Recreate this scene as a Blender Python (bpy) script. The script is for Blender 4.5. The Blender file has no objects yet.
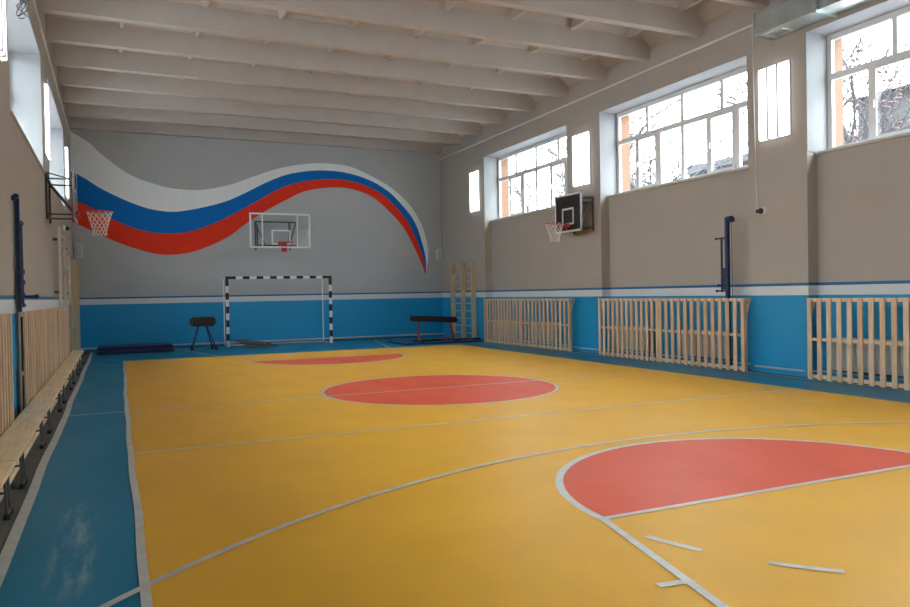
import bpy, bmesh, math, random
from mathutils import Vector, Matrix
random.seed(7)
C = bpy.context.scene.collection
PI = math.pi

# ------------------------------------------------------------------ dimensions (metres)
XR = 11.155          # inner face of the right wall piers
XL = -0.10           # inner face of the left wall piers
REC = 0.23           # depth of the recess under each window
YF = -31.9           # front wall (behind the camera)
ZB = 6.25            # underside of the ceiling beams
ZS = 6.78            # underside of the slab
SILL = 3.62; HEAD = 5.58
WIN = [(-7.85, -3.30), (-13.60, -9.20), (-19.50, -14.82), (-25.2, -20.6), (-30.9, -26.3)]  # last two pairs are added out of view to brighten the near floor
def mx(x, side):     # side 1 = right wall, -1 = mirrored on the left wall
    return x if side > 0 else XL + XR - x

# ------------------------------------------------------------------ materials
MATS = {}
def mat(name, col, rough=.6, metal=0.0, var=.06, scale=6.0, bump=0.0, bscale=60.0, spec=.5, stretch=(1,1,1), coat=0.0):
    if name in MATS: return MATS[name]
    m = bpy.data.materials.new(name); m.use_nodes = True
    nt = m.node_tree; N = nt.nodes; L = nt.links
    b = N['Principled BSDF']
    tc = N.new('ShaderNodeTexCoord'); mp = N.new('ShaderNodeMapping'); mp.inputs['Scale'].default_value = stretch
    L.new(tc.outputs['Object'], mp.inputs['Vector'])
    nz = N.new('ShaderNodeTexNoise'); nz.inputs['Scale'].default_value = scale; nz.inputs['Detail'].default_value = 5
    L.new(mp.outputs[0], nz.inputs['Vector'])
    mr = N.new('ShaderNodeMapRange'); mr.inputs[1].default_value = .3; mr.inputs[2].default_value = .7
    mr.inputs[3].default_value = 1 - var; mr.inputs[4].default_value = 1 + var
    L.new(nz.outputs['Fac'], mr.inputs[0])
    mul = N.new('ShaderNodeVectorMath'); mul.operation = 'SCALE'; mul.inputs[0].default_value = col[:3]
    L.new(mr.outputs[0], mul.inputs['Scale']); L.new(mul.outputs[0], b.inputs['Base Color'])
    b.inputs['Roughness'].default_value = rough; b.inputs['Metallic'].default_value = metal
    b.inputs['Specular IOR Level'].default_value = spec
    b.inputs['Coat Weight'].default_value = coat; b.inputs['Coat Roughness'].default_value = .15
    if bump > 0:
        n2 = N.new('ShaderNodeTexNoise'); n2.inputs['Scale'].default_value = bscale; n2.inputs['Detail'].default_value = 4
        L.new(mp.outputs[0], n2.inputs['Vector'])
        bp = N.new('ShaderNodeBump'); bp.inputs['Strength'].default_value = bump; bp.inputs['Distance'].default_value = .01
        L.new(n2.outputs['Fac'], bp.inputs['Height']); L.new(bp.outputs[0], b.inputs['Normal'])
    MATS[name] = m; return m
def S(r, g, b):      # sRGB 0..255 to linear
    f = lambda c: (c/255/12.92 if c/255 <= .04045 else ((c/255+.055)/1.055)**2.4)
    return (f(r), f(g), f(b))

def wall_mat(name, grey, zs=(1.3317, 1.4884, 1.535)):
    """painted wall: blue dado, white band, thin dark blue line, grey above, all by height"""
    m = mat(name, grey, .75, var=.025, scale=1.2, bump=.12, bscale=90)
    nt = m.node_tree; N = nt.nodes; L = nt.links; b = N['Principled BSDF']
    src = b.inputs['Base Color'].links[0].from_socket
    geo = N.new('ShaderNodeNewGeometry'); sp = N.new('ShaderNodeSeparateXYZ'); L.new(geo.outputs['Position'], sp.inputs[0])
    def step(z):
        s = N.new('ShaderNodeMath'); s.operation = 'LESS_THAN'; s.inputs[1].default_value = z
        L.new(sp.outputs['Z'], s.inputs[0]); return s.outputs[0]
    for z, c in ((zs[2], DARKLINE), (zs[1], BAND), (zs[0], DADO)):
        mm = N.new('ShaderNodeMix'); mm.data_type = 'RGBA'
        L.new(step(z), mm.inputs[0]); L.new(src, mm.inputs[6]); mm.inputs[7].default_value = (*c, 1); src = mm.outputs[2]
    L.new(src, b.inputs['Base Color'])
    # the oil-painted dado is glossier than the emulsion above it
    r = N.new('ShaderNodeMapRange'); L.new(step(zs[2]), r.inputs[0]); r.inputs[3].default_value = .75; r.inputs[4].default_value = .45
    L.new(r.outputs[0], b.inputs['Roughness'])
    return m
DADO = (.006, .29, .58); BAND = (.66, .70, .71); DARKLINE = (.005, .14, .34)

def floor_mat(name, col, rough=.28, var=.05, seam=0.0):
    m = mat(name, col, rough, var=var, scale=1.4, bump=0, spec=.10)
    nt = m.node_tree; N = nt.nodes; L = nt.links; b = N['Principled BSDF']
    geo = N.new('ShaderNodeNewGeometry')
    # patchy wear changes the gloss of the linoleum
    nz = N.new('ShaderNodeTexNoise'); nz.inputs['Scale'].default_value = 1.1; nz.inputs['Detail'].default_value = 6; nz.inputs['Roughness'].default_value = .65
    mp = N.new('ShaderNodeMapping'); mp.inputs['Scale'].default_value = (1.6, .5, 1); L.new(geo.outputs['Position'], mp.inputs[0]); L.new(mp.outputs[0], nz.inputs['Vector'])
    mr = N.new('ShaderNodeMapRange'); mr.inputs[1].default_value = .35; mr.inputs[2].default_value = .7
    mr.inputs[3].default_value = rough - .02; mr.inputs[4].default_value = rough + .06
    L.new(nz.outputs['Fac'], mr.inputs[0]); L.new(mr.outputs[0], b.inputs['Roughness'])
    return m
def wood(name, col, stretch=(3, 3, .35), var=.16, rough=.5):
    return mat(name, col, rough, var=var, scale=7, bump=.12, bscale=30, stretch=stretch)
def emit(name, col, s):
    m = bpy.data.materials.new(name); m.use_nodes = True; b = m.node_tree.nodes['Principled BSDF']
    b.inputs['Base Color'].default_value = (.9, .9, .92, 1); b.inputs['Emission Color'].default_value = (*col, 1)
    b.inputs['Emission Strength'].default_value = s; MATS[name] = m; return m
def glass(name, tint, refl=1.0):
    m = bpy.data.materials.new(name); m.use_nodes = True; nt = m.node_tree; N = nt.nodes; L = nt.links
    N.remove(N['Principled BSDF']); out = N['Material Output']
    t = N.new('ShaderNodeBsdfTransparent'); t.inputs[0].default_value = (*tint, 1)
    g = N.new('ShaderNodeBsdfGlossy'); g.inputs['Roughness'].default_value = .03
    f = N.new('ShaderNodeLayerWeight'); f.inputs[0].default_value = .5     # Schlick: .04 + .9 facing^5, the same from both sides
    pw = N.new('ShaderNodeMath'); pw.operation = 'POWER'; pw.inputs[1].default_value = 5; L.new(f.outputs['Facing'], pw.inputs[0])
    x = N.new('ShaderNodeMath'); x.operation = 'MULTIPLY_ADD'; x.inputs[1].default_value = .9*refl; x.inputs[2].default_value = .04*refl; L.new(pw.outputs[0], x.inputs[0])
    mx_ = N.new('ShaderNodeMixShader'); L.new(x.outputs[0], mx_.inputs[0]); L.new(t.outputs[0], mx_.inputs[1]); L.new(g.outputs[0], mx_.inputs[2])
    L.new(mx_.outputs[0], out.inputs[0]); MATS[name] = m; return m

M = dict(
    back=wall_mat('wall_paint_back', (.43, .46, .47)),
    side=wall_mat('wall_paint_side', (.405, .375, .335)),
    ceil=mat('ceiling_whitewash', (.47, .447, .42), .85, var=.04, scale=2, bump=.1),
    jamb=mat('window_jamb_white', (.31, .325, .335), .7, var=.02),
    facade=mat('orange_facade_render', (.20, .105, .06), .85, bump=.3, bscale=40),
    pvc=mat('white_pvc', (.72, .73, .75), .35, var=.01),
    pane=glass('window_glass', (.96, .98, .98)),
    acrylic=glass('acrylic_board', (.94, .96, .965), 1.2),
    sill=mat('sill_board_grey', (.52, .50, .46), .5),
    concrete=mat('grey_concrete_margin', (.13, .125, .115), .85, var=.15, scale=5, bump=.3, bscale=40),
    blue=floor_mat('blue_linoleum', (.004, .19, .335), .335),
    yellow=floor_mat('yellow_linoleum', (.79, .425, .040), .40),
    red=floor_mat('red_linoleum', (.72, .108, .05), .40),
    tape=mat('white_floor_tape', (.56, .56, .52), .4, var=.12, scale=9),
    worn=mat('worn_floor_line', (.72, .44, .18), .4, var=.12, scale=9),
    mw=mat('mural_white', (.80, .86, .87), .7, var=.03), mb=mat('mural_blue', (.000, .155, .52), .7, var=.04, spec=.2), mr=mat('mural_red', (.78, .042, .015), .7, var=.05, spec=.2),
    wood=wood('pine_slats', (.66, .47, .30)), wood2=wood('pine_slats_pale', (.72, .54, .36)), wood3=wood('pine_slats_reddish', (.64, .42, .27)),
    bench=wood('bench_pine', (.80, .63, .40), stretch=(3, .3, 3)), bar=wood('wall_bar_wood', (.58, .46, .30)),
    barw=mat('wall_bar_white', (.66, .64, .58), .5), rung=wood('rung_wood', (.55, .45, .33), stretch=(3, .4, 3)),
    black=mat('black_paint', (.012, .012, .013), .45), white=mat('white_paint', (.75, .76, .76), .45, var=.02),
    navy=mat('navy_paint', (.012, .03, .10), .4), steel=mat('dark_steel', (.10, .10, .10), .45, .6),
    redp=mat('red_paint', (.42, .02, .02), .35), rim=mat('rim_red', (.55, .05, .03), .4), net=mat('net_cord', (.75, .68, .64), .8),
    leather=mat('black_leatherette', (.018, .012, .012), .4, bump=.2, bscale=80), legblue=mat('blue_leg_paint', (.02, .07, .22), .4),
    legred=mat('red_leg_paint', (.38, .02, .03), .35), rubber=mat('black_rubber', (.015, .015, .015), .8),
    matnavy=mat('navy_vinyl_mat', (.012, .018, .075), .4, bump=.2, bscale=12), matblue=mat('blue_vinyl_mat', (.01, .06, .20), .35, bump=.2, bscale=12),
    galv=mat('galvanised_duct', (.52, .58, .58), .3, .85, var=.12, scale=3), vent=mat('vent_white', (.72, .74, .72), .5), ventin=mat('vent_inside_grey', (.32, .35, .36), .6),
    led=emit('led_tube_light', (1.0, .985, 1.0), 1.7), fin=mat('light_fin_grey', (.22, .22, .27), .6), radiator=mat('radiator_enamel', (.50, .50, .49), .4, var=.02),
    hoop=mat('grey_hoop_metal', (.13, .125, .12), .35, .6), plastic=mat('white_plastic', (.62, .63, .64), .5), lens=mat('dark_lens', (.02, .02, .02), .2),
    bark=mat('tree_bark', (.045, .042, .045), .9, bump=.3), leaf=mat('dried_berry_leaf', (.08, .05, .05), .9, var=.2),
    brick=mat('brick_block', (.45, .33, .28), .9), roofg=mat('grey_roofing', (.040, .042, .046), .8), snow=mat('thin_snow', (.34, .35, .37), .9, bump=.3, bscale=2),
    greywall=mat('grey_far_wall', (.042, .042, .046), .9, var=.1),
    windark=mat('far_window_dark', (.02, .024, .03), .3), wire=mat('grey_wire', (.16, .16, .20), .6),
)
# brick pattern for the far building
nt = M['brick'].node_tree; br = nt.nodes.new('ShaderNodeTexBrick'); br.inputs['Scale'].default_value = 1.2
br.inputs['Color1'].default_value = (.060, .030, .021, 1); br.inputs['Color2'].default_value = (.042, .034, .031, 1); br.inputs['Mortar'].default_value = (.045, .045, .045, 1)
tc = nt.nodes.new('ShaderNodeTexCoord'); mpn = nt.nodes.new('ShaderNodeMapping'); mpn.inputs['Rotation'].default_value = (PI/2, 0, PI/2)
nt.links.new(tc.outputs['Object'], mpn.inputs[0]); nt.links.new(mpn.outputs[0], br.inputs['Vector']); nt.links.new(br.outputs['Color'], nt.nodes['Principled BSDF'].inputs['Base Color'])
# scuffs on the blue linoleum: dull grey rubbed marks near the left sideline
nt = M['blue'].node_tree; N = nt.nodes; L = nt.links; b = N['Principled BSDF']
geo = N.new('ShaderNodeNewGeometry'); mp = N.new('ShaderNodeMapping'); mp.inputs['Scale'].default_value = (15, 1.9, 1); L.new(geo.outputs['Position'], mp.inputs[0])
nz = N.new('ShaderNodeTexNoise'); nz.inputs['Scale'].default_value = 1.0; nz.inputs['Detail'].default_value = 8; nz.inputs['Roughness'].default_value = .7; L.new(mp.outputs[0], nz.inputs['Vector'])
mr = N.new('ShaderNodeMapRange'); mr.inputs[1].default_value = .46; mr.inputs[2].default_value = .68; mr.inputs[4].default_value = .5; L.new(nz.outputs['Fac'], mr.inputs[0])
sp = N.new('ShaderNodeSeparateXYZ'); L.new(geo.outputs['Position'], sp.inputs[0])
def box_mask(sock, c, w):
    a = N.new('ShaderNodeMath'); a.operation = 'SUBTRACT'; L.new(sock, a.inputs[0]); a.inputs[1].default_value = c
    d = N.new('ShaderNodeMath'); d.operation = 'ABSOLUTE'; L.new(a.outputs[0], d.inputs[0])
    r = N.new('ShaderNodeMapRange'); r.interpolation_type = 'SMOOTHSTEP'; r.inputs[1].default_value = w*.45; r.inputs[2].default_value = w; r.inputs[3].default_value = 1; r.inputs[4].default_value = 0; L.new(d.outputs[0], r.inputs[0]); return r.outputs[0]
k1 = N.new('ShaderNodeMath'); k1.operation = 'MULTIPLY'; L.new(box_mask(sp.outputs['X'], .69, .15), k1.inputs[0]); L.new(box_mask(sp.outputs['Y'], -18.35, 1.15), k1.inputs[1])
k2 = N.new('ShaderNodeMath'); k2.operation = 'MULTIPLY'; L.new(k1.outputs[0], k2.inputs[0]); L.new(mr.outputs[0], k2.inputs[1])
mm = N.new('ShaderNodeMix'); mm.data_type = 'RGBA'; L.new(k2.outputs[0], mm.inputs[0]); L.new(b.inputs['Base Color'].links[0].from_socket, mm.inputs[6]); mm.inputs[7].default_value = (.50, .56, .60, 1)
L.new(mm.outputs[2], b.inputs['Base Color'])

# ------------------------------------------------------------------ mesh helpers
def link(name, bm, m, parent=None, smooth=False):
    me = bpy.data.meshes.new(name); bmesh.ops.recalc_face_normals(bm, faces=bm.faces); bm.to_mesh(me); bm.free()
    me.materials.append(m)
    if smooth:
        for p in me.polygons: p.use_smooth = True
        try: me.set_sharp_from_angle(angle=math.radians(40))
        except Exception: pass
    o = bpy.data.objects.new(name, me); C.objects.link(o)
    if parent is not None:
        o.parent = parent
        w = Matrix.Identity(4)                   # mesh parents already stand in world metres
        if parent.type == 'EMPTY': w = Matrix.Translation(parent.location)
        o.matrix_parent_inverse = w.inverted()   # shapes are given in world metres
    return o
def quick_tube(bm, a, b, r, n, r2):
    z = (b-a).normalized(); x = z.orthogonal().normalized(); y = z.cross(x)
    A = []; B = []
    for i in range(n):
        t = 2*PI*i/n; u = x*math.cos(t)+y*math.sin(t); A.append(bm.verts.new(a+u*r)); B.append(bm.verts.new(b+u*r2))
    for i in range(n): bm.faces.new((A[i], A[(i+1) % n], B[(i+1) % n], B[i]))
    bm.faces.new(A[::-1]); bm.faces.new(B)
class MB:
    def __init__(s): s.bm = bmesh.new()
    def box(s, x0, x1, y0, y1, z0, z1, bev=0):
        r = bmesh.ops.create_cube(s.bm, size=1)
        for v in r['verts']:
            v.co = Vector(((x0+x1)/2 + v.co.x*abs(x1-x0), (y0+y1)/2 + v.co.y*abs(y1-y0), (z0+z1)/2 + v.co.z*abs(z1-z0)))
        if bev: bmesh.ops.bevel(s.bm, geom=list({e for v in r['verts'] for e in v.link_edges}), offset=bev, segments=2, affect='EDGES')
        return s
    def tube(s, a, b, r, n=10, r2=None):
        a = Vector(a); b = Vector(b); d = b-a
        if d.length < 1e-6: return s
        q = Vector((0,0,1)).rotation_difference(d.normalized())
        mt = Matrix.Translation((a+b)/2) @ q.to_matrix().to_4x4()
        bmesh.ops.create_cone(s.bm, cap_ends=True, segments=n, radius1=r, radius2=r if r2 is None else r2, depth=d.length, matrix=mt); return s
    def bar(s, a, b, w, h=None, up=(0,0,1)):
        a = Vector(a); b = Vector(b); h = h or w; d = (b-a); z = d.normalized(); u = Vector(up)
        if abs(z.dot(u)) > .95: u = Vector((1,0,0))
        x = z.cross(u).normalized(); y = x.cross(z)
        vs = [s.bm.verts.new(p + x*sx*w/2 + y*sy*h/2) for p in (a, b) for sx, sy in ((-1,-1),(1,-1),(1,1),(-1,1))]
        for f in ((0,1,2,3),(7,6,5,4),(0,4,5,1),(1,5,6,2),(2,6,7,3),(3,7,4,0)): s.bm.faces.new([vs[i] for i in f])
        return s
    def path(s, pts, r, n=8):
        for a, b in zip(pts, pts[1:]): s.tube(a, b, r, n)
        for p in pts[1:-1]: s.ball(p, r, 8, 6)
        return s
    def ball(s, c, r, u=12, v=8, sc=(1,1,1)):
        bmesh.ops.create_uvsphere(s.bm, u_segments=u, v_segments=v, radius=r, matrix=Matrix.Translation(c) @ Matrix.Diagonal((*sc, 1))); return s
    def torus(s, c, R, r, n=36, k=8, mt=None, a0=0, a1=2*PI):
        mt = mt or Matrix.Identity(4); c = Vector(c); full = abs(a1-a0-2*PI) < 1e-6; m_ = n if full else n+1; rings = []
        for i in range(m_):
            t = a0+(a1-a0)*i/n; ring = []
            for j in range(k):
                p = 2*PI*j/k; ring.append(s.bm.verts.new(c + (mt @ Vector(((R+r*math.cos(p))*math.cos(t), (R+r*math.cos(p))*math.sin(t), r*math.sin(p))))))
            rings.append(ring)
        for i in range(n):
            A = rings[i]; B = rings[(i+1) % m_]
            for j in range(k): s.bm.faces.new((A[j], B[j], B[(j+1) % k], A[(j+1) % k]))
        return s
    def poly(s, pts):
        s.bm.faces.new([s.bm.verts.new(p) for p in pts]); return s
    def prism(s, prof, axis, a, b):
        """extrude a closed 2-D profile along an axis between a and b"""
        def P(u, v, t): return {'x': (t, u, v), 'y': (u, t, v), 'z': (u, v, t)}[axis]
        A = [s.bm.verts.new(P(u, v, a)) for u, v in prof]; B = [s.bm.verts.new(P(u, v, b)) for u, v in prof]; n = len(prof)
        s.bm.faces.new(A); s.bm.faces.new(B[::-1])
        for i in range(n): s.bm.faces.new((A[i], A[(i+1) % n], B[(i+1) % n], B[i]))
        return s
    def strip(s, P, Q, closed=False):
        a = [s.bm.verts.new(p) for p in P]; b = [s.bm.verts.new(q) for q in Q]; n = len(a)
        for i in range(n if closed else n-1):
            j = (i+1) % n
            try: s.bm.faces.new((a[i], a[j], b[j], b[i]))
            except ValueError: pass
        return s
    def put(s, name, m, parent=None, smooth=False): return link(name, s.bm, m, parent, smooth)
def struct(o, label=None):
    o['kind'] = 'structure'
    if label: o['label'] = label
    return o
def tag(o, label, cat, group=None, kind=None):
    o['label'] = label; o['category'] = cat
    if group: o['group'] = group
    if kind: o['kind'] = kind
    return o
def empty(name, loc, rz=0):
    o = bpy.data.objects.new(name, None); C.objects.link(o); o.location = loc; o.rotation_euler = (0, 0, rz); o.empty_display_size = .1; return o
def copy_tree(o, parent=None):
    c = o.copy(); C.objects.link(c)
    if parent is not None: c.parent = parent
    for ch in list(o.children): copy_tree(ch, c)
    return c

# ------------------------------------------------------------------ room shell
fl = MB().box(XL-1.2, XR+1.2, YF-.3, .3, -.2, -.001).put('floor', M['concrete']); struct(fl, 'grey concrete floor carrying the coloured linoleum court')
def fpatch(name, pts, z, m, label=None):
    o = MB().prism(pts, 'z', z-.0008 if z > .002 else 0, z).put(name, m, fl)
    if label: o['label'] = label
    return o
def rect(x0, x1, y0, y1): return [(x0,y0),(x1,y0),(x1,y1),(x0,y1)]
XT0, XT1 = .335, XR-.235
CX, CY = 5.50, -12.81; XS = 1.05; XE = 9.86; YTOP = -4.10
fpatch('blue_linoleum', rect(XT0-.03, XT1+.02, YF, -.02), .002, M['blue'], 'blue glossy linoleum surround')
# the sideline wobbles a little, as laid by hand
side = [(XS+.065*max(0, (y+13)/9)+.006*math.sin(y*1.3)+.004*math.sin(y*3.1), y) for y in [YTOP - .25*i for i in range(111)] if y > YF]
fpatch('yellow_linoleum', [(x, y) for x, y in side] + [(XE, side[-1][1]), (XE, YTOP)], .0035, M['yellow'], 'yellow linoleum court')
Z2 = .0050; Z3 = .0068
YN, YFAR = -19.46, -6.16
def disc(cx, cy, r, a0=0, a1=2*PI, n=96): return [(cx+r*math.cos(a0+(a1-a0)*i/n), cy+r*math.sin(a0+(a1-a0)*i/n)) for i in range(n if abs(a1-a0-2*PI) < 1e-6 else n+1)]
fpatch('red_centre_circle', disc(CX, CY, 1.78), Z2, M['red'], 'red centre circle')
fpatch('red_free_throw_semicircle', disc(CX, YN, 1.73, 0, PI), Z2, M['red'], 'near red free throw semicircle')
fpatch('red_free_throw_semicircle', disc(CX, YFAR, 1.78, PI, 2*PI), Z2, M['red'], 'far red free throw semicircle')
LZ = [Z3]
def nz_():
    LZ[0] += .00012; return LZ[0]
def arcline(cx, cy, r, a0, a1, w, m, name='arc_line', n=96):
    full = abs(a1-a0-2*PI) < 1e-6
    A = []; B = []; Z3 = nz_()
    for i in range(n if full else n+1):
        t = a0+(a1-a0)*i/n; A.append((cx+(r-w/2)*math.cos(t), cy+(r-w/2)*math.sin(t), Z3)); B.append((cx+(r+w/2)*math.cos(t), cy+(r+w/2)*math.sin(t), Z3))
    return MB().strip(A, B, full).put(name, m, fl)
def segline(x0, y0, x1, y1, w, m, name='court_line'):
    d = Vector((x1-x0, y1-y0, 0)).normalized(); n = Vector((-d.y, d.x, 0))*w/2; Z3 = nz_()
    a = Vector((x0, y0, Z3)); b = Vector((x1, y1, Z3))
    return MB().poly([a-n, b-n, b+n, a+n]).put(name, m, fl)
MB().strip([(x-.028, y, Z3) for x, y in side], [(x+.022, y, Z3) for x, y in side]).put('side_line', M['tape'], fl)
tw = [(XT0 + .008*math.sin(y*1.3)+.003*math.sin(y*2.9), y) for y in [-.5-.25*i for i in range(126)]]
MB().strip([(x-.035, y, Z3) for x, y in tw], [(x+.035, y, Z3) for x, y in tw]).put('edge_tape', M['tape'], fl)
segline(XT1, -.3, XT1, YF+.05, .045, M['tape'], 'edge_tape')
segline(XS, CY, XE, CY, .045, M['tape']); segline(XT0, CY, XS, CY, .045, M['tape'])
segline(XS, -15.73, XE, -15.73, .045, M['tape']); segline(XS, -9.87, XE, -9.87, .04, M['worn'])
segline(.5, -4.75, XS-.02, -5.45, .04, M['tape'])
arcline(CX, CY, 1.8, 0, 2*PI, .05, M['tape'])
arcline(CX, YN, 1.75, -.12, PI+.02, .06, M['tape']); segline(CX-1.78, YN, CX+1.78, YN, .05, M['tape'])
arcline(CX, YFAR, 1.8, PI-.02, 2*PI+.02, .05, M['tape']); segline(CX-1.78, YFAR, CX+1.78, YFAR, .04, M['worn'])
for a in (193, 216, 239, 262, 285, 308, 331):
    arcline(CX, YN, 1.77, math.radians(a), math.radians(a+11.5), .05, M['tape'], 'dashed_arc_mark', 12)
def key(y0, sgn):
    for s in (-1, 1):
        xa, xb = CX+s*(1.75 if sgn < 0 else 1.8), CX+s*3.05
        yb = y0+sgn*5.8
        segline(xa, y0, xa+(xb-xa)*(2.05/5.8), y0+sgn*2.05, .05, M['tape'] if sgn < 0 else M['worn'])
        segline(xa+(xb-xa)*(2.05/5.8), y0+sgn*2.05, xb, yb, .05, M['tape'])
        for d in ((1.05, .2),):
            xc = xa+(xb-xa)*d[0]/5.8; yc = y0+sgn*d[0]
            if sgn < 0: segline(xc-s*.03, yc, xc+s*(d[1]-.03), yc+.03, .05, M['tape'], 'lane_mark')
key(YN, -1)
key(YFAR, 1)
a = math.asin(4.80/6.75)
arcline(5.65, -24.25, 6.75, PI/2-a, PI/2+a, .05, M['tape'], 'three_point_line', 120)
a = math.asin(4.55/6.75)
arcline(5.65, -1.37, 6.75, -PI/2-a, -PI/2+a*.92, .035, M['worn'], 'three_point_line', 120)

wb = MB().box(XL-1.2, XR+1.2, 0, .4, -.2, 7.2).put('wall_back', M['back']); struct(wb, 'grey far wall with blue dado and tricolour wave mural')
wf = MB().box(XL-1.2, XR+1.2, YF-.4, YF, -.2, 7.2).put('wall_front', M['back']); struct(wf)
segs = sorted(WIN)
for side_, nm in ((1, 'right'), (-1, 'left')):
    w = MB(); fa = MB()
    X = lambda x: mx(x, side_)
    def bx(mb, a, b, y0, y1, z0, z1): mb.box(min(X(a), X(b)), max(X(a), X(b)), y0, y1, z0, z1)
    prev = YF
    for (y0, y1) in segs + [(0, 0)]:
        if y0 > prev: bx(w, XR, XR+.556, prev, y0, -.2, 7.2); bx(fa, XR+.556, XR+.86, prev, y0+.02, -.2, 7.2)
        if y1 > y0:
            bx(w, XR+REC, XR+.556, y0, y1, -.2, SILL if side_ > 0 else 1.22)
            if side_ < 0: bx(w, XR, XR+.556, y0, y1, 1.22, SILL)
            bx(w, XR, XR+.556, y0, y1, HEAD, 7.2)
            bx(fa, XR+.556, XR+.86, y0, y1, -.2, SILL); bx(fa, XR+.556, XR+.86, y0, y1, HEAD+.02, 7.2)
        prev = y1
    o = w.put('wall_'+nm, M['side']); struct(o, f'{nm} wall with white-jambed windows and recesses beneath them')
    f = fa.put('outer_facade', M['facade'], o)
# ceiling
ce = MB().box(XL-1.2, XR+1.2, YF-.3, .3, ZS, ZS+.3).put('ceiling', M['ceil']); struct(ce, 'white ribbed concrete ceiling')
k = 0; y = -.02
while y > YF+.3:
    yc = y-.09
    prof = [(yc-.085, ZB), (yc+.085, ZB), (yc+.125, ZB+.40), (yc+.30, ZS+.01), (yc-.30, ZS+.01), (yc-.125, ZB+.40)]
    if k == 0: prof = [(-.19, ZB), (.0, ZB), (.0, ZS+.01), (-.40, ZS+.01), (-.23, ZB+.40)]
    MB().prism(prof, 'x', XL, XR).put('ceiling_beam', M['ceil'], ce); y -= 1.545; k += 1
for i in range(8):
    xr = 1.17+1.34*i
    MB().prism([(xr-.035, ZB+.345), (xr+.035, ZB+.345), (xr+.08, ZS+.01), (xr-.08, ZS+.01)], 'y', YF, 0).put('cross_rib', M['ceil'], ce)
for s in (1,):
    MB().prism([(mx(XR, s), ZS-.30), (mx(XR, s), ZS+.01), (mx(XR-.42, s), ZS+.01)], 'y', YF, 0).put('cove', M['ceil'], ce)
struct(MB().box(XR-.03, XR, YF, 0, 6.02, 6.055).put('trim_1', M['white']), 'thin cornice line along the right wall under the beams')
struct(MB().box(XL, XL+.03, YF, 0, 6.02, 6.055).put('trim_2', M['white']), 'thin cornice line along the left wall under the beams')

# windows
n = 0
for s, nm in ((1, 'right'), (-1, 'left')):
    for wi, (y0, y1) in enumerate(WIN):
        n += 1; X = lambda x: mx(x, s)
        def bb(mb, a, b, p, q, z0, z1, bev=0): return mb.box(min(X(a), X(b)), max(X(a), X(b)), p, q, z0, z1, bev)
        root = empty(f'window_{n}', (X(XR+.5), (y0+y1)/2, SILL)); struct(root, f'{["farthest","second","third","added unseen fourth","added unseen fifth"][wi]} white framed window of the {nm} wall, two rows of panes')
        xa, xb = XR+.48, XR+.55
        fz0, fz1, tz = SILL+.03, HEAD-.02, 4.88
        m = MB(); bb(m, xa, xb, y0+.01, y0+.09, fz0, fz1); bb(m, xa, xb, y1-.09, y1-.01, fz0, fz1)
        bb(m, xa, xb, y0+.09, y1-.09, fz1-.09, fz1); bb(m, xa, xb, y0+.09, y1-.09, fz0, fz0+.09); bb(m, xa, xb, y0+.09, y1-.09, tz-.05, tz+.05)
        m.put('window_frame', M['pvc'], root)
        L_ = y1-y0
        for i in range(1, 4): yy = y1-L_*i/4; bb(MB(), xa, xb, yy-.04, yy+.04, tz+.05, fz1-.09).put('mullion', M['pvc'], root)
        for i in range(1, 6):
            yy = y1-L_*i/6; wd = .065 if i in (2, 5) else .045
            bb(MB(), xa, xb, yy-wd, yy+wd, fz0+.09, tz-.05).put('mullion', M['pvc'], root)
        # opening sashes stand slightly proud
        for i in (1, 4):
            ya, yb = y1-L_*i/6-.045, y1-L_*(i+1)/6+.045
            m = MB(); z0, z1 = fz0+.07, tz-.04
            for q in ((ya-.05, ya, z0, z1), (yb, yb+.05, z0, z1), (yb+.05, ya-.05, z0, z0+.05), (yb+.05, ya-.05, z1-.05, z1)):
                bb(m, xa-.02, xa, min(q[0], q[1]), max(q[0], q[1]), q[2], q[3])
            sa = m.put('sash', M['pvc'], root)
            bb(MB(), xa-.055, xa-.02, ya-.035, ya-.01, 4.2, 4.32, .004).put('handle', M['pvc'], sa)
        bb(MB(), xa+.03, xa+.036, y0+.05, y1-.05, fz0+.05, fz1-.05).put('pane', M['pane'], root)
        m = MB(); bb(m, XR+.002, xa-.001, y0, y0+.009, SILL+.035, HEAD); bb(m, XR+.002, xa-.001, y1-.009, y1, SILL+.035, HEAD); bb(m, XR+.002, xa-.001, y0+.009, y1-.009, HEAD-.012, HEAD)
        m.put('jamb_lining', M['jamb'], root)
        bb(MB(), XR+(REC if s > 0 else .03)-.05, xa+.03, y0, y1, SILL-.005, SILL+.035, .006).put('window_sill', M['sill'], root)

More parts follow.
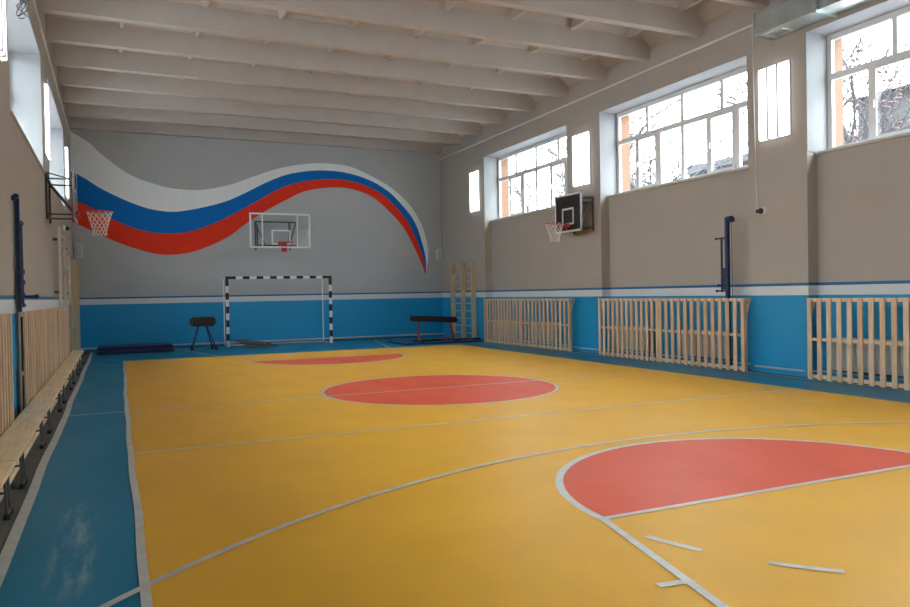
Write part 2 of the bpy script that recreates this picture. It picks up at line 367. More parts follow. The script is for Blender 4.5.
# mural and painted wave on the back wall: outlines in metres on the plane of the wall
F_, YAW, PIT, ROL = 743.694, .428625, -.0138, -.018334
CAM = Vector((.94205, -23.39301, 1.46778))
fw = Vector((math.sin(YAW)*math.cos(PIT), math.cos(YAW)*math.cos(PIT), math.sin(PIT)))
rr = Vector((math.cos(YAW), -math.sin(YAW), 0)); uu = rr.cross(fw)
cr, sr = math.cos(ROL), math.sin(ROL)
cam_r = rr*cr+uu*sr; cam_u = -rr*sr+uu*cr
CURVES = [[(-0.1, 6.19), (0.349, 5.92), (0.648, 5.629), (1.156, 5.217), (1.546, 4.993), (1.987, 4.839), (2.486, 4.715), (3.028, 4.684), (3.487, 4.715), (4.18, 4.883), (4.642, 5.065), (5.158, 5.274), (5.699, 5.467), (6.344, 5.617), (6.954, 5.692), (7.708, 5.68), (8.242, 5.559), (8.708, 5.357), (9.127, 5.16), (9.543, 4.895), (9.928, 4.559), (10.244, 4.165), (10.472, 3.732), (10.626, 3.226), (10.673, 2.819), (10.63, 2.479), (10.569, 2.207)],
    [(-0.1, 5.085), (0.275, 4.875), (0.651, 4.624), (1.293, 4.306), (1.836, 4.108), (2.252, 4.033), (2.662, 4.027), (3.307, 4.153), (4.052, 4.376), (4.642, 4.656), (5.243, 4.985), (5.922, 5.278), (6.614, 5.427), (7.19, 5.475), (7.709, 5.451), (8.204, 5.362), (8.678, 5.212), (9.054, 5.024), (9.399, 4.79), (9.747, 4.453), (10.062, 4.093), (10.272, 3.728), (10.409, 3.325), (10.528, 2.886), (10.576, 2.546), (10.568, 2.139)],
    [(-0.1, 4.302), (0.309, 4.117), (0.636, 3.923), (1.155, 3.649), (1.685, 3.458), (2.3, 3.372), (2.93, 3.427), (3.581, 3.652), (4.174, 3.944), (5.052, 4.457), (5.544, 4.751), (6.04, 4.977), (6.797, 5.154), (7.443, 5.206), (7.964, 5.179), (8.435, 5.063), (8.912, 4.87), (9.29, 4.603), (9.636, 4.265), (9.95, 3.889), (10.158, 3.49), (10.331, 3.087), (10.486, 2.648), (10.549, 2.139)],
    [(-0.1, 3.659), (0.294, 3.469), (0.622, 3.305), (1.142, 3.061), (1.808, 2.836), (2.355, 2.746), (2.987, 2.82), (3.64, 3.058), (4.161, 3.34), (4.561, 3.654), (5.165, 4.072), (5.782, 4.429), (6.411, 4.754), (7.047, 4.901), (7.569, 4.942), (7.959, 4.919), (8.43, 4.802), (8.837, 4.604), (9.283, 4.238), (9.663, 3.849), (9.941, 3.453), (10.184, 2.985), (10.393, 2.546), (10.549, 2.105)]]
def smooth(pts, n=6):
    out = []; P = [Vector(p) for p in pts]; P = [P[0]*2-P[1]]+P+[P[-1]*2-P[-2]]
    for i in range(1, len(P)-2):
        for t in [j/n for j in range(n)]:
            a, b, c, d = P[i-1:i+3]
            out.append(.5*((2*b)+(c-a)*t+(2*a-5*b+4*c-d)*t*t+(3*b-a-3*c+d)*t**3))
    return out+[P[-2]]
def resample(pts, n):
    P = [Vector(p) for p in pts]; D = [0]
    for a, b in zip(P, P[1:]): D.append(D[-1]+(b-a).length)
    out = []; j = 0
    for i in range(n):
        t = D[-1]*i/(n-1)
        while j < len(P)-2 and D[j+1] < t: j += 1
        f = (t-D[j])/max(1e-9, D[j+1]-D[j]); out.append(P[j].lerp(P[j+1], min(1, max(0, f))))
    return out
lines = [resample(smooth(c), 120) for c in CURVES]
for (a, b, m, nm) in ((0, 1, 'mw', 'white_wave_band'), (1, 2, 'mb', 'blue_wave_band'), (2, 3, 'mr', 'red_wave_band')):
    MB().strip([(p.x, -.003, p.y) for p in lines[a]], [(p.x, -.003, p.y) for p in lines[b]]).put(nm, M[m], wb)

# ------------------------------------------------------------------ heating pipes and radiators
pb = MB().tube((XL+.05, -.06, .095), (XR+REC-.06, -.06, .095), .028).put('heating_pipe', M['radiator'], None, True)
tag(pb, 'white heating pipe running low along the far wall behind the goal', 'pipe')
for s, nm in ((1, 'right'), (-1, 'left')):
    pts = []
    for (y0, y1) in WIN: pts += [(mx(XR-.017, s), y1+.12, .095), (mx(XR+REC-.03, s), y1-.12, .095), (mx(XR+REC-.03, s), y0+.12, .095), (mx(XR-.017, s), y0-.12, .095)]
    pts = pts[1:]; pts = [(mx(XR+REC-.03, s), -3.42, .0), (mx(XR+REC-.03, s), -3.42, .095)]+pts[0:]
    tag(MB().path(pts, .016).put('heating_pipe', M['radiator'], None, True), f'white heating pipe low along the {nm} wall passing behind the lattice screens', 'pipe')
def radiator(y0, y1, s, label):
    X = lambda x: mx(x, s)
    r = empty('radiator', (X(XR+.12), (y0+y1)/2, .15)); tag(r, label, 'radiator', None)
    m = MB(); a, b = sorted((X(XR+.02), X(XR+.035)))
    m.box(a, b, y0, y1, .16, .66)
    k = int((y1-y0)/.083)
    for i in range(k):
        yy = y0+.04+(y1-y0-.08)*i/(k-1); p, q = sorted((X(XR+.005), X(XR+.02))); m.box(p, q, yy-.026, yy+.026, .18, .64, .004)
    m.put('front_panel', M['radiator'], r)
    p, q = sorted((X(XR+.035), X(XR+.13))); m = MB().box(p, q, y0, y1, .64, .665)
    for i in range(int((y1-y0)/.05)): m.box(p, q, y0+.01+i*.05, y0+.03+i*.05, .665, .672)
    m.put('top_grille', M['radiator'], r)
    p, q = sorted((X(XR+.13), X(XR+.145))); MB().box(p, q, y0, y1, .16, .66).put('rear_panel', M['radiator'], r)
    m = MB(); yv = y1+.05
    m.path([(X(XR+.07), y1-.01, .22), (X(XR+.07), yv, .22), (X(XR+REC-.03), yv+.02, .115)], .012); m.path([(X(XR+.07), y1-.01, .58), (X(XR+.07), yv+.03, .58), (X(XR+REC-.03), yv+.08, .115)], .012)
    m.put('connecting_pipe', M['radiator'], r, True)
    for yy in (y0+.15, y1-.15):
        for z in (.22, .6): MB().bar((X(XR+.14), yy, z), (X(XR+REC), yy, z), .03).put('wall_bracket', M['steel'], r)
ORD = ['far', 'second', 'third', 'nearest']
for s, nm in ((1, 'right'), (-1, 'left')):
    for wi, (y0, y1) in enumerate(WIN[:3]):
        for (a, b, w_) in ((.40, 1.62, 'far'), (2.62, 3.83, 'near')):
            radiator(y1-b, y1-a, s, f'pale ribbed panel radiator behind the {w_} half of the {ORD[wi]} lattice screen, {nm} wall')

# ------------------------------------------------------------------ lattice screens over the radiators
def screen(ya, yb, s, xf, label, ztop=1.29, nsl=26, xback=None):
    X = lambda x: mx(x, s)
    root = empty('radiator_screen', (X(xf+.05), (ya+yb)/2, 0)); tag(root, label, 'radiator screen', None)
    def bb(mb, a, b, p, q, z0, z1, bev=0): return mb.box(min(X(a), X(b)), max(X(a), X(b)), p, q, z0, z1, bev)
    woods = [M['wood'], M['wood2'], M['wood'], M['wood2'], M['wood'], M['wood3']]
    for z, h in ((ztop-.055, .055), (.62, .045), (.03, .06)):
        bb(MB(), xf+.022, xf+.045, ya, yb, z, z+h).put('rail', M['wood2'], root)
    h1 = (yb-ya)/2-.10; n1 = nsl//2
    yy = [yb-.045-(h1-.09)*i/(n1-1) for i in range(n1)]+[yb-h1-.045-(yb-h1-ya-.09)*i/(nsl-n1-1) for i in range(nsl-n1)]
    for i, yc in enumerate(yy):
        m = random.choice(woods)
        bb(MB(), xf, xf+.022, yc-.04, yc+.04, .01, ztop+random.uniform(-.004, .004), .003).put('slat', m, root)
    xb_ = min(xf+.17, XR)
    ymid = (ya+yb)/2+.10
    for yc in (ya+.025, ymid, yb-.025):
        m = MB(); bb(m, xf+.045, xf+.065, yc-.025, yc+.025, .13 if s < 0 else 0, ztop)
        m.put('post', M['wood'], root)
        if yc != ymid:
            m = MB(); bb(m, xf+.065, xb_, yc-.02, yc+.02, ztop-.045, ztop-.005)
            if s > 0: m.bar((X(xf+.07), yc, ztop-.26), (X(xb_-.02), yc, ztop-.05), .03); m.put('bracket', M['wood'], root)
    return root
names = ['far', 'second', 'third', 'nearest']
XFR = 10.87
for (ya, yb, i) in ((-8.28, -3.70, 0), (-13.74, -9.44, 1), (-19.6, -15.02, 2)):
    screen(ya, yb, 1, XFR, ['slatted pine radiator screen beside the wooden wall bars on the right wall', 'slatted pine radiator screen in front of the navy post on the right wall', 'slatted pine radiator screen at the right edge of the photo'][i])
XFL = XR+XL
for (ya, yb, i) in ((-8.05, -4.75, 0), (-13.62, -8.42, 1), (-19.9, -14.8, 2)):
    screen(ya, yb, -1, XFL, ['slatted pine radiator screen at the far end of the left wall, nearest the corner', 'long slatted pine radiator screen behind the benches below the left navy post', 'slatted pine radiator screen cut by the left edge of the photo'][i], ztop=[1.33, 1.345, 1.35][i], xback=XR+.0)

# ------------------------------------------------------------------ benches along the left wall
def make_bench():
    r = empty('gym_bench', (0, 0, 0))
    MB().box(-.12, .12, -1.305, 1.305, .268, .30, .006).put('seat', M['bench'], r)
    MB().box(-.06, .06, -1.25, 1.25, .085, .15, .006).put('lower_rail', M['bench'], r)
    for yy in (-.86, .86):
        m = MB()
        for sx in (-1, 1):
            m.path([(sx*.105, yy-.06, .265), (sx*.115, yy-.06, .035), (sx*.115, yy+.10, .03)], .0095)
            m.path([(sx*.105, yy+.10, .265), (sx*.115, yy+.10, .03)], .0095)
        m.path([(-.11, yy-.06, .18), (.11, yy-.06, .18)], .009)
        leg = m.put('leg', M['steel'], r, True)
        for sx in (-1, 1):
            for dy in (-.06, .10): MB().tube((sx*.115, yy+dy, 0), (sx*.115, yy+dy, .035), .022).put('rubber_foot', M['rubber'], leg)
        MB().box(-.11, .11, yy-.08, yy+.12, .245, .267).put('bracket_plate', M['steel'], r)
    return r
proto = make_bench()
BL = ['low wooden gym bench nearest the camera, cut by the left edge', 'second low wooden gym bench from the camera along the left wall',
      'third low wooden gym bench from the camera along the left wall', 'fourth wooden gym bench from the camera, shrinking along the left wall',
      'second to last wooden gym bench towards the far wall', 'last wooden gym bench, touching the wooden wall bars at the far left corner']
for i in range(6):
    o = proto if i == 0 else copy_tree(proto)
    o.location = (.135, -18.40+2.63*i, 0); tag(o, BL[i], 'bench', 'gym benches along the left wall')

# ------------------------------------------------------------------ wall bars
def wall_bars(x, s, ys, ztop, mu, mr_, label, d=.14, nr=12, zb_=0):
    r = empty('wall_bars', (x, ys[1], 0)); tag(r, label, 'wall bars')
    for yc in ys: MB().box(min(x, x+s*d), max(x, x+s*d), yc-.038, yc+.038, zb_, ztop, .006).put('upright', mu, r)
    for a, b in zip(ys, ys[1:]):
        for i in range(nr):
            z = zb_+.2+(ztop-zb_-.34)*i/(nr-1); MB().tube((x+s*d*.6, a, z), (x+s*d*.6, b, z), .018).put('rung', mr_, r, True)
wall_bars(XR-.003, -1, (-2.60, -1.85, -1.06), 2.45, M['bar'], M['rung'], 'natural wood wall bars beside the padded balance beam in the right corner', nr=10)
wall_bars(XL+.003, 1, (-2.72, -1.85, -1.02), 2.47, M['bar'], M['rung'], 'natural wood wall bars in the far left corner by the mats', d=.17, nr=10)
wall_bars(XL+.085, 1, (-7.5, -5.95, -4.4), 2.86, M['barw'], M['rung'], 'white painted wall ladder high on the left wall below the basketball hoop', d=.05, nr=7, zb_=1.37)
for z in (1.6, 2.6):
    for y in (-7.5, -4.4): MB().box(XL, XL+.087, y-.02, y+.02, z, z+.05).put('wall_bracket', M['steel'], [o for o in C.objects if o.name.startswith('wall_bars') and o.type == 'EMPTY'][-1])

# ------------------------------------------------------------------ wall lights
def wall_light(s, ya, yb, label):
    X = lambda x: mx(x, s)
    r = empty('wall_light', (X(XR), (ya+yb)/2, 4.6)); tag(r, label, 'wall light', 'triple tube wall lights on the piers')
    a, b = sorted((X(XR-.02), X(XR))); MB().box(a, b, ya, yb, 3.98, 5.22).put('housing', M['white'], r)
    w_ = (yb-ya-.02)/3
    for i in range(3):
        y0 = ya+.01+i*w_; a, b = sorted((X(XR-.065), X(XR-.02)))
        MB().box(a, b, y0+.010, y0+w_-.010, 4.0, 5.20, .008).put('light_tube', M['led'], r)
    for i in (1, 2):
        yc = ya+.01+i*w_; p, q = sorted((X(XR-.078), X(XR-.02)))
        MB().box(p, q, yc-.012, yc+.012, 3.985, 5.215).put('divider_fin', M['fin'], r)
for s, nm in ((1, 'right'), (-1, 'left')):
    for (ya, yb, w_) in ((-3.0, -2.42, 'far corner'), (-8.83, -8.16, 'first window and second window'), (-14.52, -13.88, 'second window and third window'), (-20.4, -19.76, 'nearest windows')):
        if w_ == 'nearest windows': continue
        if s < 0 and ya < -13: ya, yb = -14.90, -14.27
        wall_light(s, ya, yb, f'bright vertical wall light on the {nm} wall ' + ('in the far corner' if 'corner' in w_ else 'between the '+w_))

# ------------------------------------------------------------------ basketball hoops
def net(c, parent, m, R=.21, R2=.11, h=.42, n=12):
    mb = MB(); c = Vector(c); rows = 7
    def P(i, j):
        t = j/rows; r = R+(R2-R)*min(1, t*1.25)+(0.012 if j == rows else 0)
        an = 2*PI*(i+.5*(j % 2))/n; return c+Vector((r*math.cos(an), r*math.sin(an), -h*t))
    for j in range(rows):
        for i in range(n):
            mb.tube(P(i, j), P(i, j+1), .0055, 5); mb.tube(P(i, j), P(i-1 if j % 2 == 0 else i+1, j+1), .0055, 5)
    return mb.put('net', m, parent)
def side_hoop(s, label):
    """black 1.1 x .9 m board on a tubular bracket, facing the court from a side wall"""
    X = lambda x: mx(x, s); yc = -8.52; xb = 10.71; r = empty('basketball_hoop', (X(XR), yc, 3.0)); tag(r, label, 'basketball hoop')
    def bb(mb, a, b, p, q, z0, z1, bev=0): return mb.box(min(X(a), X(b)), max(X(a), X(b)), p, q, z0, z1, bev)
    z0, z1 = 2.86, 3.76; h = .56
    board = bb(MB(), xb, xb+.02, yc-h, yc+h, z0, z1).put('backboard', M['black'], r)
    m = MB(); t = .045; f0, f1 = xb-.004, xb+.024
    for q in ((yc-h, yc+h, z1-t, z1), (yc-h, yc+h, z0, z0+t), (yc-h, yc-h+t, z0, z1), (yc+h-t, yc+h, z0, z1)): bb(m, f0, f1, *q)
    m.put('white_border', M['white'], board)
    m = MB(); g = .245; za, zb = 3.03, 3.43; f1 = xb
    for q in ((yc-g, yc+g, zb-t, zb), (yc-g, yc+g, za, za+t), (yc-g, yc-g+t, za, zb), (yc+g-t, yc+g, za, zb)): bb(m, f0, f1, *q)
    m.put('white_target_square', M['white'], board)
    m = MB(); w = .025
    for dy in (-.40, .40):
        y = yc+dy
        m.bar((X(XR-.012), y, 2.86), (X(XR-.012), y, 3.64), .035, .03)
        m.bar((X(XR-.015), y, 2.95), (X(xb+.03), y, 2.95), w); m.bar((X(XR-.015), y, 3.56), (X(xb+.03), y, 3.56), w)
        m.bar((X(XR-.015), y, 3.55), (X(xb+.03), y, 3.02), w)
    for z in (2.95, 3.56): m.bar((X(xb+.03), yc-.42, z), (X(xb+.03), yc+.42, z), w); m.bar((X(XR-.02), yc-.42, z), (X(XR-.02), yc+.42, z), w)
    m.bar((X(XR-.03), yc-.4, 3.66), (X(xb+.03), yc+.4, 3.66), .018)
    m.put('wall_bracket', M['steel'], r)
    rc = (X(xb-.15-.225), yc, 3.05)
    m = MB().torus(rc, .225, .010, 40, 8)
    m.bar((X(xb-.16), yc-.05, 3.05), (X(xb), yc-.09, 3.05), .014); m.bar((X(xb-.16), yc+.05, 3.05), (X(xb), yc+.09, 3.05), .014)
    bb(m, xb-.05, xb-.004, yc-.09, yc+.09, 2.98, 3.06)
    m.bar((X(xb-.15), yc, 3.03), (X(xb-.02), yc, 2.93), .03)
    rim = m.put('rim', M['rim'], r, True)
    net((rc[0], rc[1], 3.045), rim, M['net'])
side_hoop(1, 'black basketball backboard with white square on the right wall, red rim and net')
side_hoop(-1, 'basketball hoop on the left wall seen edge on, net hanging before the mural')
# clear board on the far wall
r = empty('basketball_hoop', (5.45, 0, 3.0)); tag(r, 'clear backboard hoop mounted on the far wall above the striped goal', 'basketball hoop')
x0, x1, yb_, z0, z1 = 4.55, 6.34, -1.20, 2.90, 3.93
bd = MB().box(x0, x1, yb_, yb_+.015, z0, z1).put('clear_backboard', M['acrylic'], r)
m = MB()
def fr(mb, a, b, c, d, t, y=yb_): 
    for q in ((a, b, d-t, d), (a, b, c, c+t), (a, a+t, c, d), (b-t, b, c, d)): mb.box(q[0], q[1], y-.004, y, q[2], q[3])
fr(m, x0, x1, z0, z1, .05); m.box(4.90, 4.935, yb_-.004, yb_, z0, z1); m.box(5.93, 5.96, yb_-.004, yb_, z0, z1)
m.put('white_border', M['white'], bd)
m = MB(); fr(m, 5.18, 5.74, 3.00, 3.44, .04); m.put('white_target_square', M['white'], bd)
m = MB()
for x in (4.72, 5.72):
    m.bar((x+.25, -.02, 2.98), (x+.25, -.02, 3.70), .04); m.bar((x, yb_+.05, 2.84), (x, yb_+.05, 3.68), .045)
    m.bar((x+.25, -.02, 3.65), (x, yb_+.05, 3.65), .035); m.bar((x+.25, -.02, 3.02), (x, yb_+.05, 2.98), .035)
for z in (2.98, 3.67): m.bar((4.72, yb_+.05, z), (5.9, yb_+.05, z), .045)
m.bar((4.74, yb_+.05, 3.6), (5.0, yb_+.05, 3.0), .02); m.bar((5.92, yb_+.05, 3.66), (5.72, yb_+.05, 3.02), .035)
m.put('wall_bracket', M['steel'], r)
m = MB().torus((5.50, yb_-.375, 3.05), .225, .011, 40, 8); m.box(5.36, 5.62, yb_-.05, yb_-.004, 3.0, 3.10)
m.bar((5.45, yb_-.16, 3.05), (5.43, yb_, 3.04), .02); m.bar((5.55, yb_-.16, 3.05), (5.57, yb_, 3.04), .02)
rim = m.put('rim', M['rim'], r, True)
MB().box(5.44, 5.60, yb_-.17, yb_-.07, 2.78, 2.90, .01).put('spring_box', M['redp'], rim)
m = MB()
m.bar((5.46, yb_-.15, 3.04), (5.47, yb_-.12, 2.90), .014); m.bar((5.56, yb_-.15, 3.04), (5.56, yb_-.12, 2.90), .014); m.put('spring_arm', M['redp'], rim)

# ------------------------------------------------------------------ handball goal
gx, gy, GW, GH, t = 3.885, -.90, 3.16, 2.08, .08
r = empty('handball_goal', (gx+GW/2, gy, 0)); tag(r, 'black and white striped handball goal standing before the far wall', 'goal')
def striped(name, a, b, nseg, first_black, axis):
    bw = [MB(), MB()]
    for i in range(nseg):
        u0 = a+(b-a)*i/nseg; u1 = a+(b-a)*(i+1)/nseg; k = (0 if first_black else 1)
        mb = bw[(i+k) % 2]
        if axis[0] == 'z': mb.box(axis[1], axis[1]+t, gy, gy+t, u0, u1)
        else: mb.box(u0, u1, gy, gy+t, GH-t, GH)
    base = bw[1].put(name, M['white'], r); bw[0].put('black_band', M['black'], base)
striped('post', 1.80, 0, 9, False, ('z', gx)); striped('post', 1.80, 0, 9, False, ('z', gx+GW-t))
striped('crossbar', gx+.29, gx+GW-.29, 13, False, ('x',))
m = MB()
for a, b in ((gx, gx+.29), (gx+GW-.29, gx+GW)):
    c = a if a == gx else b-t
    MB().box(c, c+t, gy, gy+t, 1.80, GH-t).box(a, b, gy, gy+t, GH-t, GH).put('black_corner', M['black'], r)
for x in (gx+.035, gx+GW-.10):
    m = MB(); m.path([(x, gy+t, GH-.05), (x, -.14, GH-.06), (x, -.14, .02), (x, gy+t, .02)], .016); m.put('rear_frame', M['white'], r, True)
MB().tube((gx+.035, -.14, .02), (gx+GW-.10, -.14, .02), .014).put('ground_bar', M['white'], r)

# ------------------------------------------------------------------ vaulting buck, padded beam, mats, hoops
r = empty('vaulting_buck', (3.18, -1.35, 0)); tag(r, 'short black vaulting buck on splayed blue legs left of the goal', 'vaulting buck')
MB().box(2.84, 3.51, -1.55, -1.18, .67, .935, .045).put('body', M['leather'], r, True)
for xt, xb2, yt, yb2 in ((3.07, 2.87, -1.42, -1.60), (3.28, 3.50, -1.42, -1.60), (3.07, 2.90, -1.28, -1.08), (3.28, 3.46, -1.28, -1.08)):
    lg = MB().tube((xt, yt, .68), (xb2, yb2, .05), .026).put('leg', M['legblue'], r, True)
    MB().tube((xb2+(xt-xb2)*.03, yb2, .14), (xb2, yb2, .01), .036, 10, .045).put('rubber_foot', M['rubber'], lg)
    MB().ball((xb2, yb2, .04), .04, 10, 8).put('adjusting_knob', M['rubber'], lg)
r = empty('vaulting_horse', (9.57, -3.0, 0)); tag(r, 'long black padded gym horse on red legs in the right corner', 'vaulting horse')
def slab(mb, a, b, w, h): return mb.bar(a, b, w, h)
b_ = MB(); slab(b_, (8.85, -3.0, .755), (10.27, -3.0, .67), .30, .175); bmesh.ops.bevel(b_.bm, geom=b_.bm.edges[:], offset=.03, segments=2, affect='EDGES'); b_.put('body', M['leather'], r, True)
for xt, xb2, mm_, base in ((9.08, 9.03, 'legred', (8.98, 9.75, 'rubber')), (10.08, 10.17, 'redp', (9.62, 10.75, 'redp'))):
    lg = MB().bar((xt, -3.0, .68), (xb2, -3.05, .08), .05).put('leg', M[mm_], r)
    MB().box(xb2-.04, xb2+.04, -3.42, -2.68, .055, .095, .01).put('cross_foot', M['rubber'], lg)
    MB().box(base[0], base[1], -3.085, -3.015, .055, .105, .012).put('base_bar', M[base[2]], lg)
MB().box(10.75, 10.98, -3.3, -3.0, .056, .10, .012).put('end_foot', M['rubber'], r)
tag(MB().box(8.45, 11.0, -3.5, -1.9, .004, .055, .012).put('gym_mat', M['matblue']), 'thin blue mat under the black horse in the right corner', 'mat')
tag(MB().box(.47, 2.39, -1.62, -.45, .004, .10, .02).put('gym_mat', M['matnavy']), 'lower navy mat of the pair stacked by the far left corner', 'mat', 'stacked navy mats')
tag(MB().box(.48, 2.37, -1.60, -.47, .102, .20, .02).put('gym_mat', M['matnavy']), 'upper navy mat of the pair stacked by the far left corner', 'mat', 'stacked navy mats')
HL = ['lowest of the grey metal hoops lying on the floor inside the goal', 'second lowest of the grey hoops lying in the goal', 'third grey hoop from the floor in the stack in the goal', 'fourth grey hoop from the floor in the stack in the goal', 'grey hoop leaning on top of the stack in the goal']
for i, (hx, hy, R_, zc_, ax, tilt) in enumerate(((4.86, -1.15, .46, .02, 0, 0), (4.74, -1.20, .46, .056, 0, 0), (4.66, -1.12, .45, .11, 0, 3), (4.55, -1.18, .42, .16, 0, 5.0), (4.34, -1.12, .30, .20, 0, 6))):
    mt = Matrix.Rotation(math.radians(tilt), 4, 'Y')
    dz = R_*math.sin(math.radians(tilt))
    tag(MB().torus((hx, hy, zc_), R_, .016, 40, 8, mt).put('hoop', M['hoop'], None, True), HL[i], 'hoop', 'grey hoops piled in the goal')

# ------------------------------------------------------------------ volleyball posts on the side walls
def vpost(s, yc, label, xoff=.11):
    X = lambda x: mx(x, s); x = XR-xoff; r = empty('net_post', (X(x), yc, 0)); tag(r, label, 'net post', None)
    ztop = 2.76 if s > 0 else 2.69; hd = .034 if s > 0 else .024; wy = .036 if s > 0 else .03; k_ = 1 if s > 0 else .6
    MB().box(min(X(x-hd), X(x+hd)), max(X(x-hd), X(x+hd)), yc-wy, yc+wy, 0, ztop, .008).put('pole', M['navy'], r)
    m = MB(); m.bar((X(x), yc-.07, ztop-.05), (X(XR), yc-.07, ztop-.05), .07*k_, .09*k_); m.tube((X(x), yc-.11, ztop-.03), (X(x), yc-.02, ztop-.03), .045*k_, 14); m.put('pulley', M['navy'], r)
    sl = MB().tube((X(x-.02), yc+.12, 1.40), (X(x-.02), yc+.12, 2.40), .020).put('tension_rod', M['navy'], r, True)
    m = MB()
    for z in (1.42, 2.38): m.bar((X(x), yc, z), (X(x-.02), yc+.24, z), .03, .03); m.ball((X(x-.02), yc+.25, z), .025, 8, 6)
    m.put('clamp', M['navy'], r)
    m = MB()
    m.tube((X(x-.01), yc+.06, 1.44), (X(x-.01), yc+.06, 1.84), .034)
    for z in (1.53, 1.68, 1.80): m.tube((X(x-.01), yc+.08, z-.02), (X(x-.01), yc+.08, z+.03), .048)
    m.tube((X(x-.05), yc+.06, 1.52), (X(x-.16), yc+.06, 1.52), .016); m.ball((X(x-.17), yc+.06, 1.52), .028, 8, 6)
    m.put('winch', M['navy'], r)
    MB().tube((X(x+.02), yc-.09, .3), (X(x+.02), yc-.09, ztop-.02), .006).put('cable', M['steel'], r)
vpost(1, -13.16, 'navy volleyball net post fixed to the right wall near the black and white camera', .08)
vpost(-1, -13.56, 'navy volleyball net post fixed to the left wall above the slatted screen', .045)

# ------------------------------------------------------------------ cameras, boxes, conduit
def dome(x, s, y, z, label):
    r = empty('security_camera', (x, y, z)); tag(r, label, 'camera')
    MB().tube((x, y, z), (x-s*.05, y, z), .075, 20, .065).put('mount', M['plastic'], r, True)
    MB().ball((x-s*.06, y+.03, z), .052, 16, 10).put('lens_ball', M['lens'], r, True)
    MB().tube((x-s*.08, y+.05, z), (x-s*.11, y+.09, z-.01), .028, 12).put('lens', M['lens'], r, True)
dome(XR, 1, -13.95, 2.79, 'small round security camera with black lens on the right wall below its cable')
dome(XL, -1, -4.2, 3.12, 'small round security camera on the left wall above the white wall bars')
MB_ = MB().path([(XR-.012, -13.74, 6.02), (XR-.012, -13.76, 4.4), (XR-.012, -13.80, 2.86), (XR-.012, -13.88, 2.80)], .010)
tag(MB_.put('cable_conduit', M['plastic'], None, True), 'thin white vertical cable on the right wall running down to the camera', 'cable')
for x, lab, zc_ in ((XR-.12, 'small white box speaker on the far wall by the right corner', 2.80), (.05, 'small white box speaker on the far wall by the left corner', 2.86)):
    r = empty('wall_speaker', (x, 0, zc_)); tag(r, lab, 'speaker')
    MB().box(x-.10, x+.10, -.13, -.005, zc_-.18, zc_+.18, .015).put('cabinet', M['plastic'], r)
    m = MB()
    for i in range(9): m.box(x-.08, x+.08, -.136, -.130, zc_-.15+i*.034, zc_-.135+i*.034)
    m.put('grille', M['ventin'], r)
tag(MB().tube((XR-.03, -.02, 3.0), (XR-.03, -.02, 6.2), .009).put('cable_conduit', M['plastic']), 'thin pale cable in the far right corner rising from the speaker', 'cable')
# tangle of wire at the top of the left wall
crv = []
rnd = random.Random(3); p = Vector((XL+.12, -14.3, 5.05)); wp = []
for i in range(60):
    a = i*.62; R_ = .20+.10*math.sin(i*.9)
    wp.append(Vector((XL+.16+.06*math.sin(i*1.7), -14.25+.014*i+R_*math.cos(a)*.9, 4.96+.08*math.sin(i*.37)+R_*.9*math.sin(a))))
wp = smooth(wp, 3)
m = MB().tube(wp[0], (XL, wp[0].y, wp[0].z+.05), .006, 5)
for a, b in zip(wp, wp[1:]): m.tube(a, b, .006, 5)
tag(m.put('wire_tangle', M['wire']), 'loose tangle of grey wire hanging at the top of the left wall', 'wire')

# ------------------------------------------------------------------ ventilation duct
r = empty('ventilation_duct', (10.93, -14.19, 5.65)); tag(r, 'galvanised rectangular air duct under the ceiling at the top right', 'duct')
ye, x0, x1, z0, z1 = -14.19, 10.70, XR-.003, 5.65, 5.98
for (a, b) in ((ye, -15.38), (-15.42, -18.0), (-18.04, -21.0), (-21.04, YF)):
    MB().box(x0, x1, b, a, z0, z1).put('duct_section', M['galv'], r)
for yy in (-15.40, -18.02, -21.02):
    MB().box(x0-.035, x1, yy-.025, yy+.025, z0-.035, z1+.03).put('flange', M['galv'], r)
m = MB(); m.box(x0-.02, x1, ye-.03, ye+.002, z0-.02, z1+.02); m.put('end_cap', M['galv'], r)
for yy in (-14.5, -17.3):
    g = MB(); g.box(x0+.07, x0+.36, yy-.17, yy-.15, z0-.014, z0); g.box(x0+.07, x0+.36, yy+.15, yy+.17, z0-.014, z0); g.box(x0+.07, x0+.09, yy-.17, yy+.17, z0-.014, z0); g.box(x0+.34, x0+.36, yy-.17, yy+.17, z0-.014, z0)
    gr = g.put('vent_grille', M['vent'], r)
    m = MB()
    for i in range(8): m.box(x0+.09, x0+.34, yy-.14+i*.038, yy-.125+i*.038, z0-.008, z0-.001)
    m.put('vent_slats', M['ventin'], gr)
for yy in (-14.9, -17.8):
    m = MB(); m.tube((x0+.02, yy, z1), (x0+.02, yy, ZB+.4), .008); m.tube((x1-.03, yy, z1), (x1-.03, yy, ZB+.4), .008); m.put('hanger_rod', M['steel'], r)

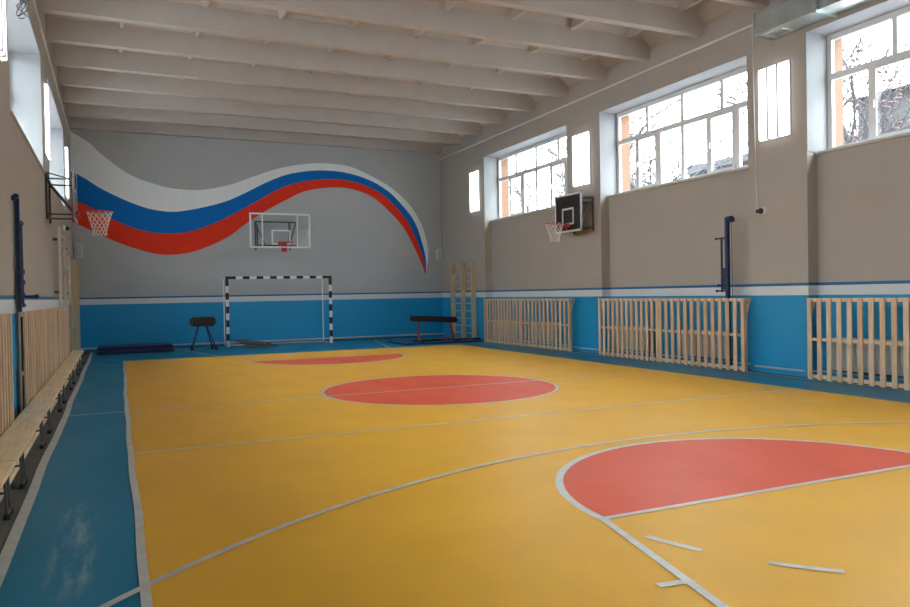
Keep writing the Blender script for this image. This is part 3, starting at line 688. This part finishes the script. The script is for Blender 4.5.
# ------------------------------------------------------------------ outside: ground, trees, buildings
gr = MB().box(XR+.93, 70, -60, 60, -.7, -.5).put('ground', M['snow']); struct(gr, 'snowy ground outside the right windows')
gl = MB().box(-60, XL-.93, -60, 60, -.7, -.5).put('ground', M['snow']); struct(gl, 'snowy ground outside the left windows')
def tree(x, y, h, seed, label, droop=0.0, clump=False, r0=.12, depth=5):
    rnd = random.Random(seed); mb = MB(); tips = []
    def grow(p, d, ln, r, lv):
        n_ = 3
        for i in range(n_):
            d = (d+Vector((rnd.uniform(-.16, .16), rnd.uniform(-.16, .16), -droop*(depth-lv < 3)*.25+rnd.uniform(-.05, .05)))).normalized()
            q = p+d*ln/n_; r = max(r, .013); quick_tube(mb.bm, p, q, r, 4 if r < .03 else 7, max(.013, r*.88)); p = q; r *= .88
            if lv > 0 and i < n_-1:
                ax = Vector((rnd.uniform(-1, 1), rnd.uniform(-1, 1), rnd.uniform(-.1, .5))).normalized()
                grow(p, (d*.5+ax*.9).normalized(), ln*rnd.uniform(.55, .75), r*.6, lv-1)
        if lv > 0:
            for k_ in range(2):
                ax = Vector((rnd.uniform(-1, 1), rnd.uniform(-1, 1), rnd.uniform(0, .6))).normalized()
                grow(p, (d*.8+ax*.7).normalized(), ln*rnd.uniform(.62, .8), r*.75, lv-1)
        else: tips.append(p.copy())
    root = empty('bare_tree', (x, y, -.5)); tag(root, label, 'tree', 'bare trees outside the right windows')
    grow(Vector((x, y, -.5)), Vector((.02, .02, 1)), h*.36, r0, depth)
    mb.put('branches', M['bark'], root)
    if clump:
        m = MB()
        for q in tips:
            if rnd.random() < .14:
                for k_ in range(4): m.ball(q+Vector((rnd.uniform(-.12, .12), rnd.uniform(-.12, .12), rnd.uniform(-.16, .05))), rnd.uniform(.035, .06), 5, 4, (1, 1, .7))
        o = m.put('dried_berries', M['leaf'], root); o['kind'] = 'stuff'
tree(20.0, -9.0, 11.0, 11, 'slender bare tree with pinkish dried berry clumps outside the right edge window', clump=True, depth=5, r0=.17)
tree(18.0, -3.6, 12.5, 5, 'bare spreading tree with arching twigs outside the middle window', droop=.8, depth=5, r0=.22)
tree(22.0, 3.4, 12.0, 9, 'bare upright tree at the left of the middle window', depth=5, droop=.3, r0=.17)
tree(22.0, 9.6, 12.5, 21, 'bare upright tree seen through the smallest far window', depth=5, r0=.17)
r = empty('brick_building', (46, 0, -.5)); tag(r, 'brick building with a pitched roof far outside the right edge window', 'building')
MB().box(40, 52, -12, 5.9, -.5, 12.1).put('wall', M['brick'], r)
MB().prism([(39.4, 12.1), (46, 13.6), (52.6, 12.1)], 'y', -12.6, 6.3).put('roof', M['roofg'], r)
for i in range(5):
    for z in (2, 5.4, 9.2): 
        w_ = MB().box(39.93, 39.99, 3.0-i*3-1.3, 3.0-i*3, z, z+1.5).put('window', M['windark'], r)
r = empty('flat_roofed_building', (33, 3.3, -.5)); tag(r, 'low grey flat roofed building outside the bottom of the middle window', 'building')
MB().box(29, 37, -1.0, 7.6, -.5, 7.6).put('wall', M['greywall'], r); MB().box(28.7, 37.3, -1.3, 7.9, 7.6, 7.94).put('roof', M['roofg'], r)

# ------------------------------------------------------------------ light
SKY = 10.5
w = bpy.data.worlds.new('World'); bpy.context.scene.world = w; w.use_nodes = True
bg = w.node_tree.nodes['Background']; bg.inputs[0].default_value = (.90, .95, 1.0, 1)
# overcast sky: the zenith is three times as bright as the horizon
N = w.node_tree.nodes; L = w.node_tree.links
tcw = N.new('ShaderNodeTexCoord'); sx = N.new('ShaderNodeSeparateXYZ'); L.new(tcw.outputs['Generated'], sx.inputs[0])
mrw = N.new('ShaderNodeMapRange'); mrw.inputs[1].default_value = 0; mrw.inputs[2].default_value = 1; mrw.inputs[3].default_value = SKY/3; mrw.inputs[4].default_value = SKY
L.new(sx.outputs['Z'], mrw.inputs[0]); L.new(mrw.outputs[0], bg.inputs[1])

# ------------------------------------------------------------------ camera
cd = bpy.data.cameras.new('camera'); co = bpy.data.objects.new('camera', cd); C.objects.link(co)
cd.sensor_width = 36; cd.sensor_fit = 'HORIZONTAL'; cd.lens = F_*36/910; cd.clip_start = .05; cd.clip_end = 300
co.matrix_world = Matrix(((cam_r.x, cam_u.x, -fw.x, CAM.x), (cam_r.y, cam_u.y, -fw.y, CAM.y), (cam_r.z, cam_u.z, -fw.z, CAM.z), (0, 0, 0, 1)))
sc = bpy.context.scene; sc.camera = co
sc.view_settings.view_transform = 'Standard'; sc.view_settings.look = 'None'; sc.view_settings.gamma = 1; sc.view_settings.exposure = 1.42
sc.view_settings.use_curve_mapping = False
sc.cycles.use_denoising = True; sc.cycles.max_bounces = 10; sc.cycles.diffuse_bounces = 8; sc.cycles.transparent_max_bounces = 12
sc.cycles.caustics_reflective = False; sc.cycles.caustics_refractive = False; sc.cycles.sample_clamp_indirect = 8
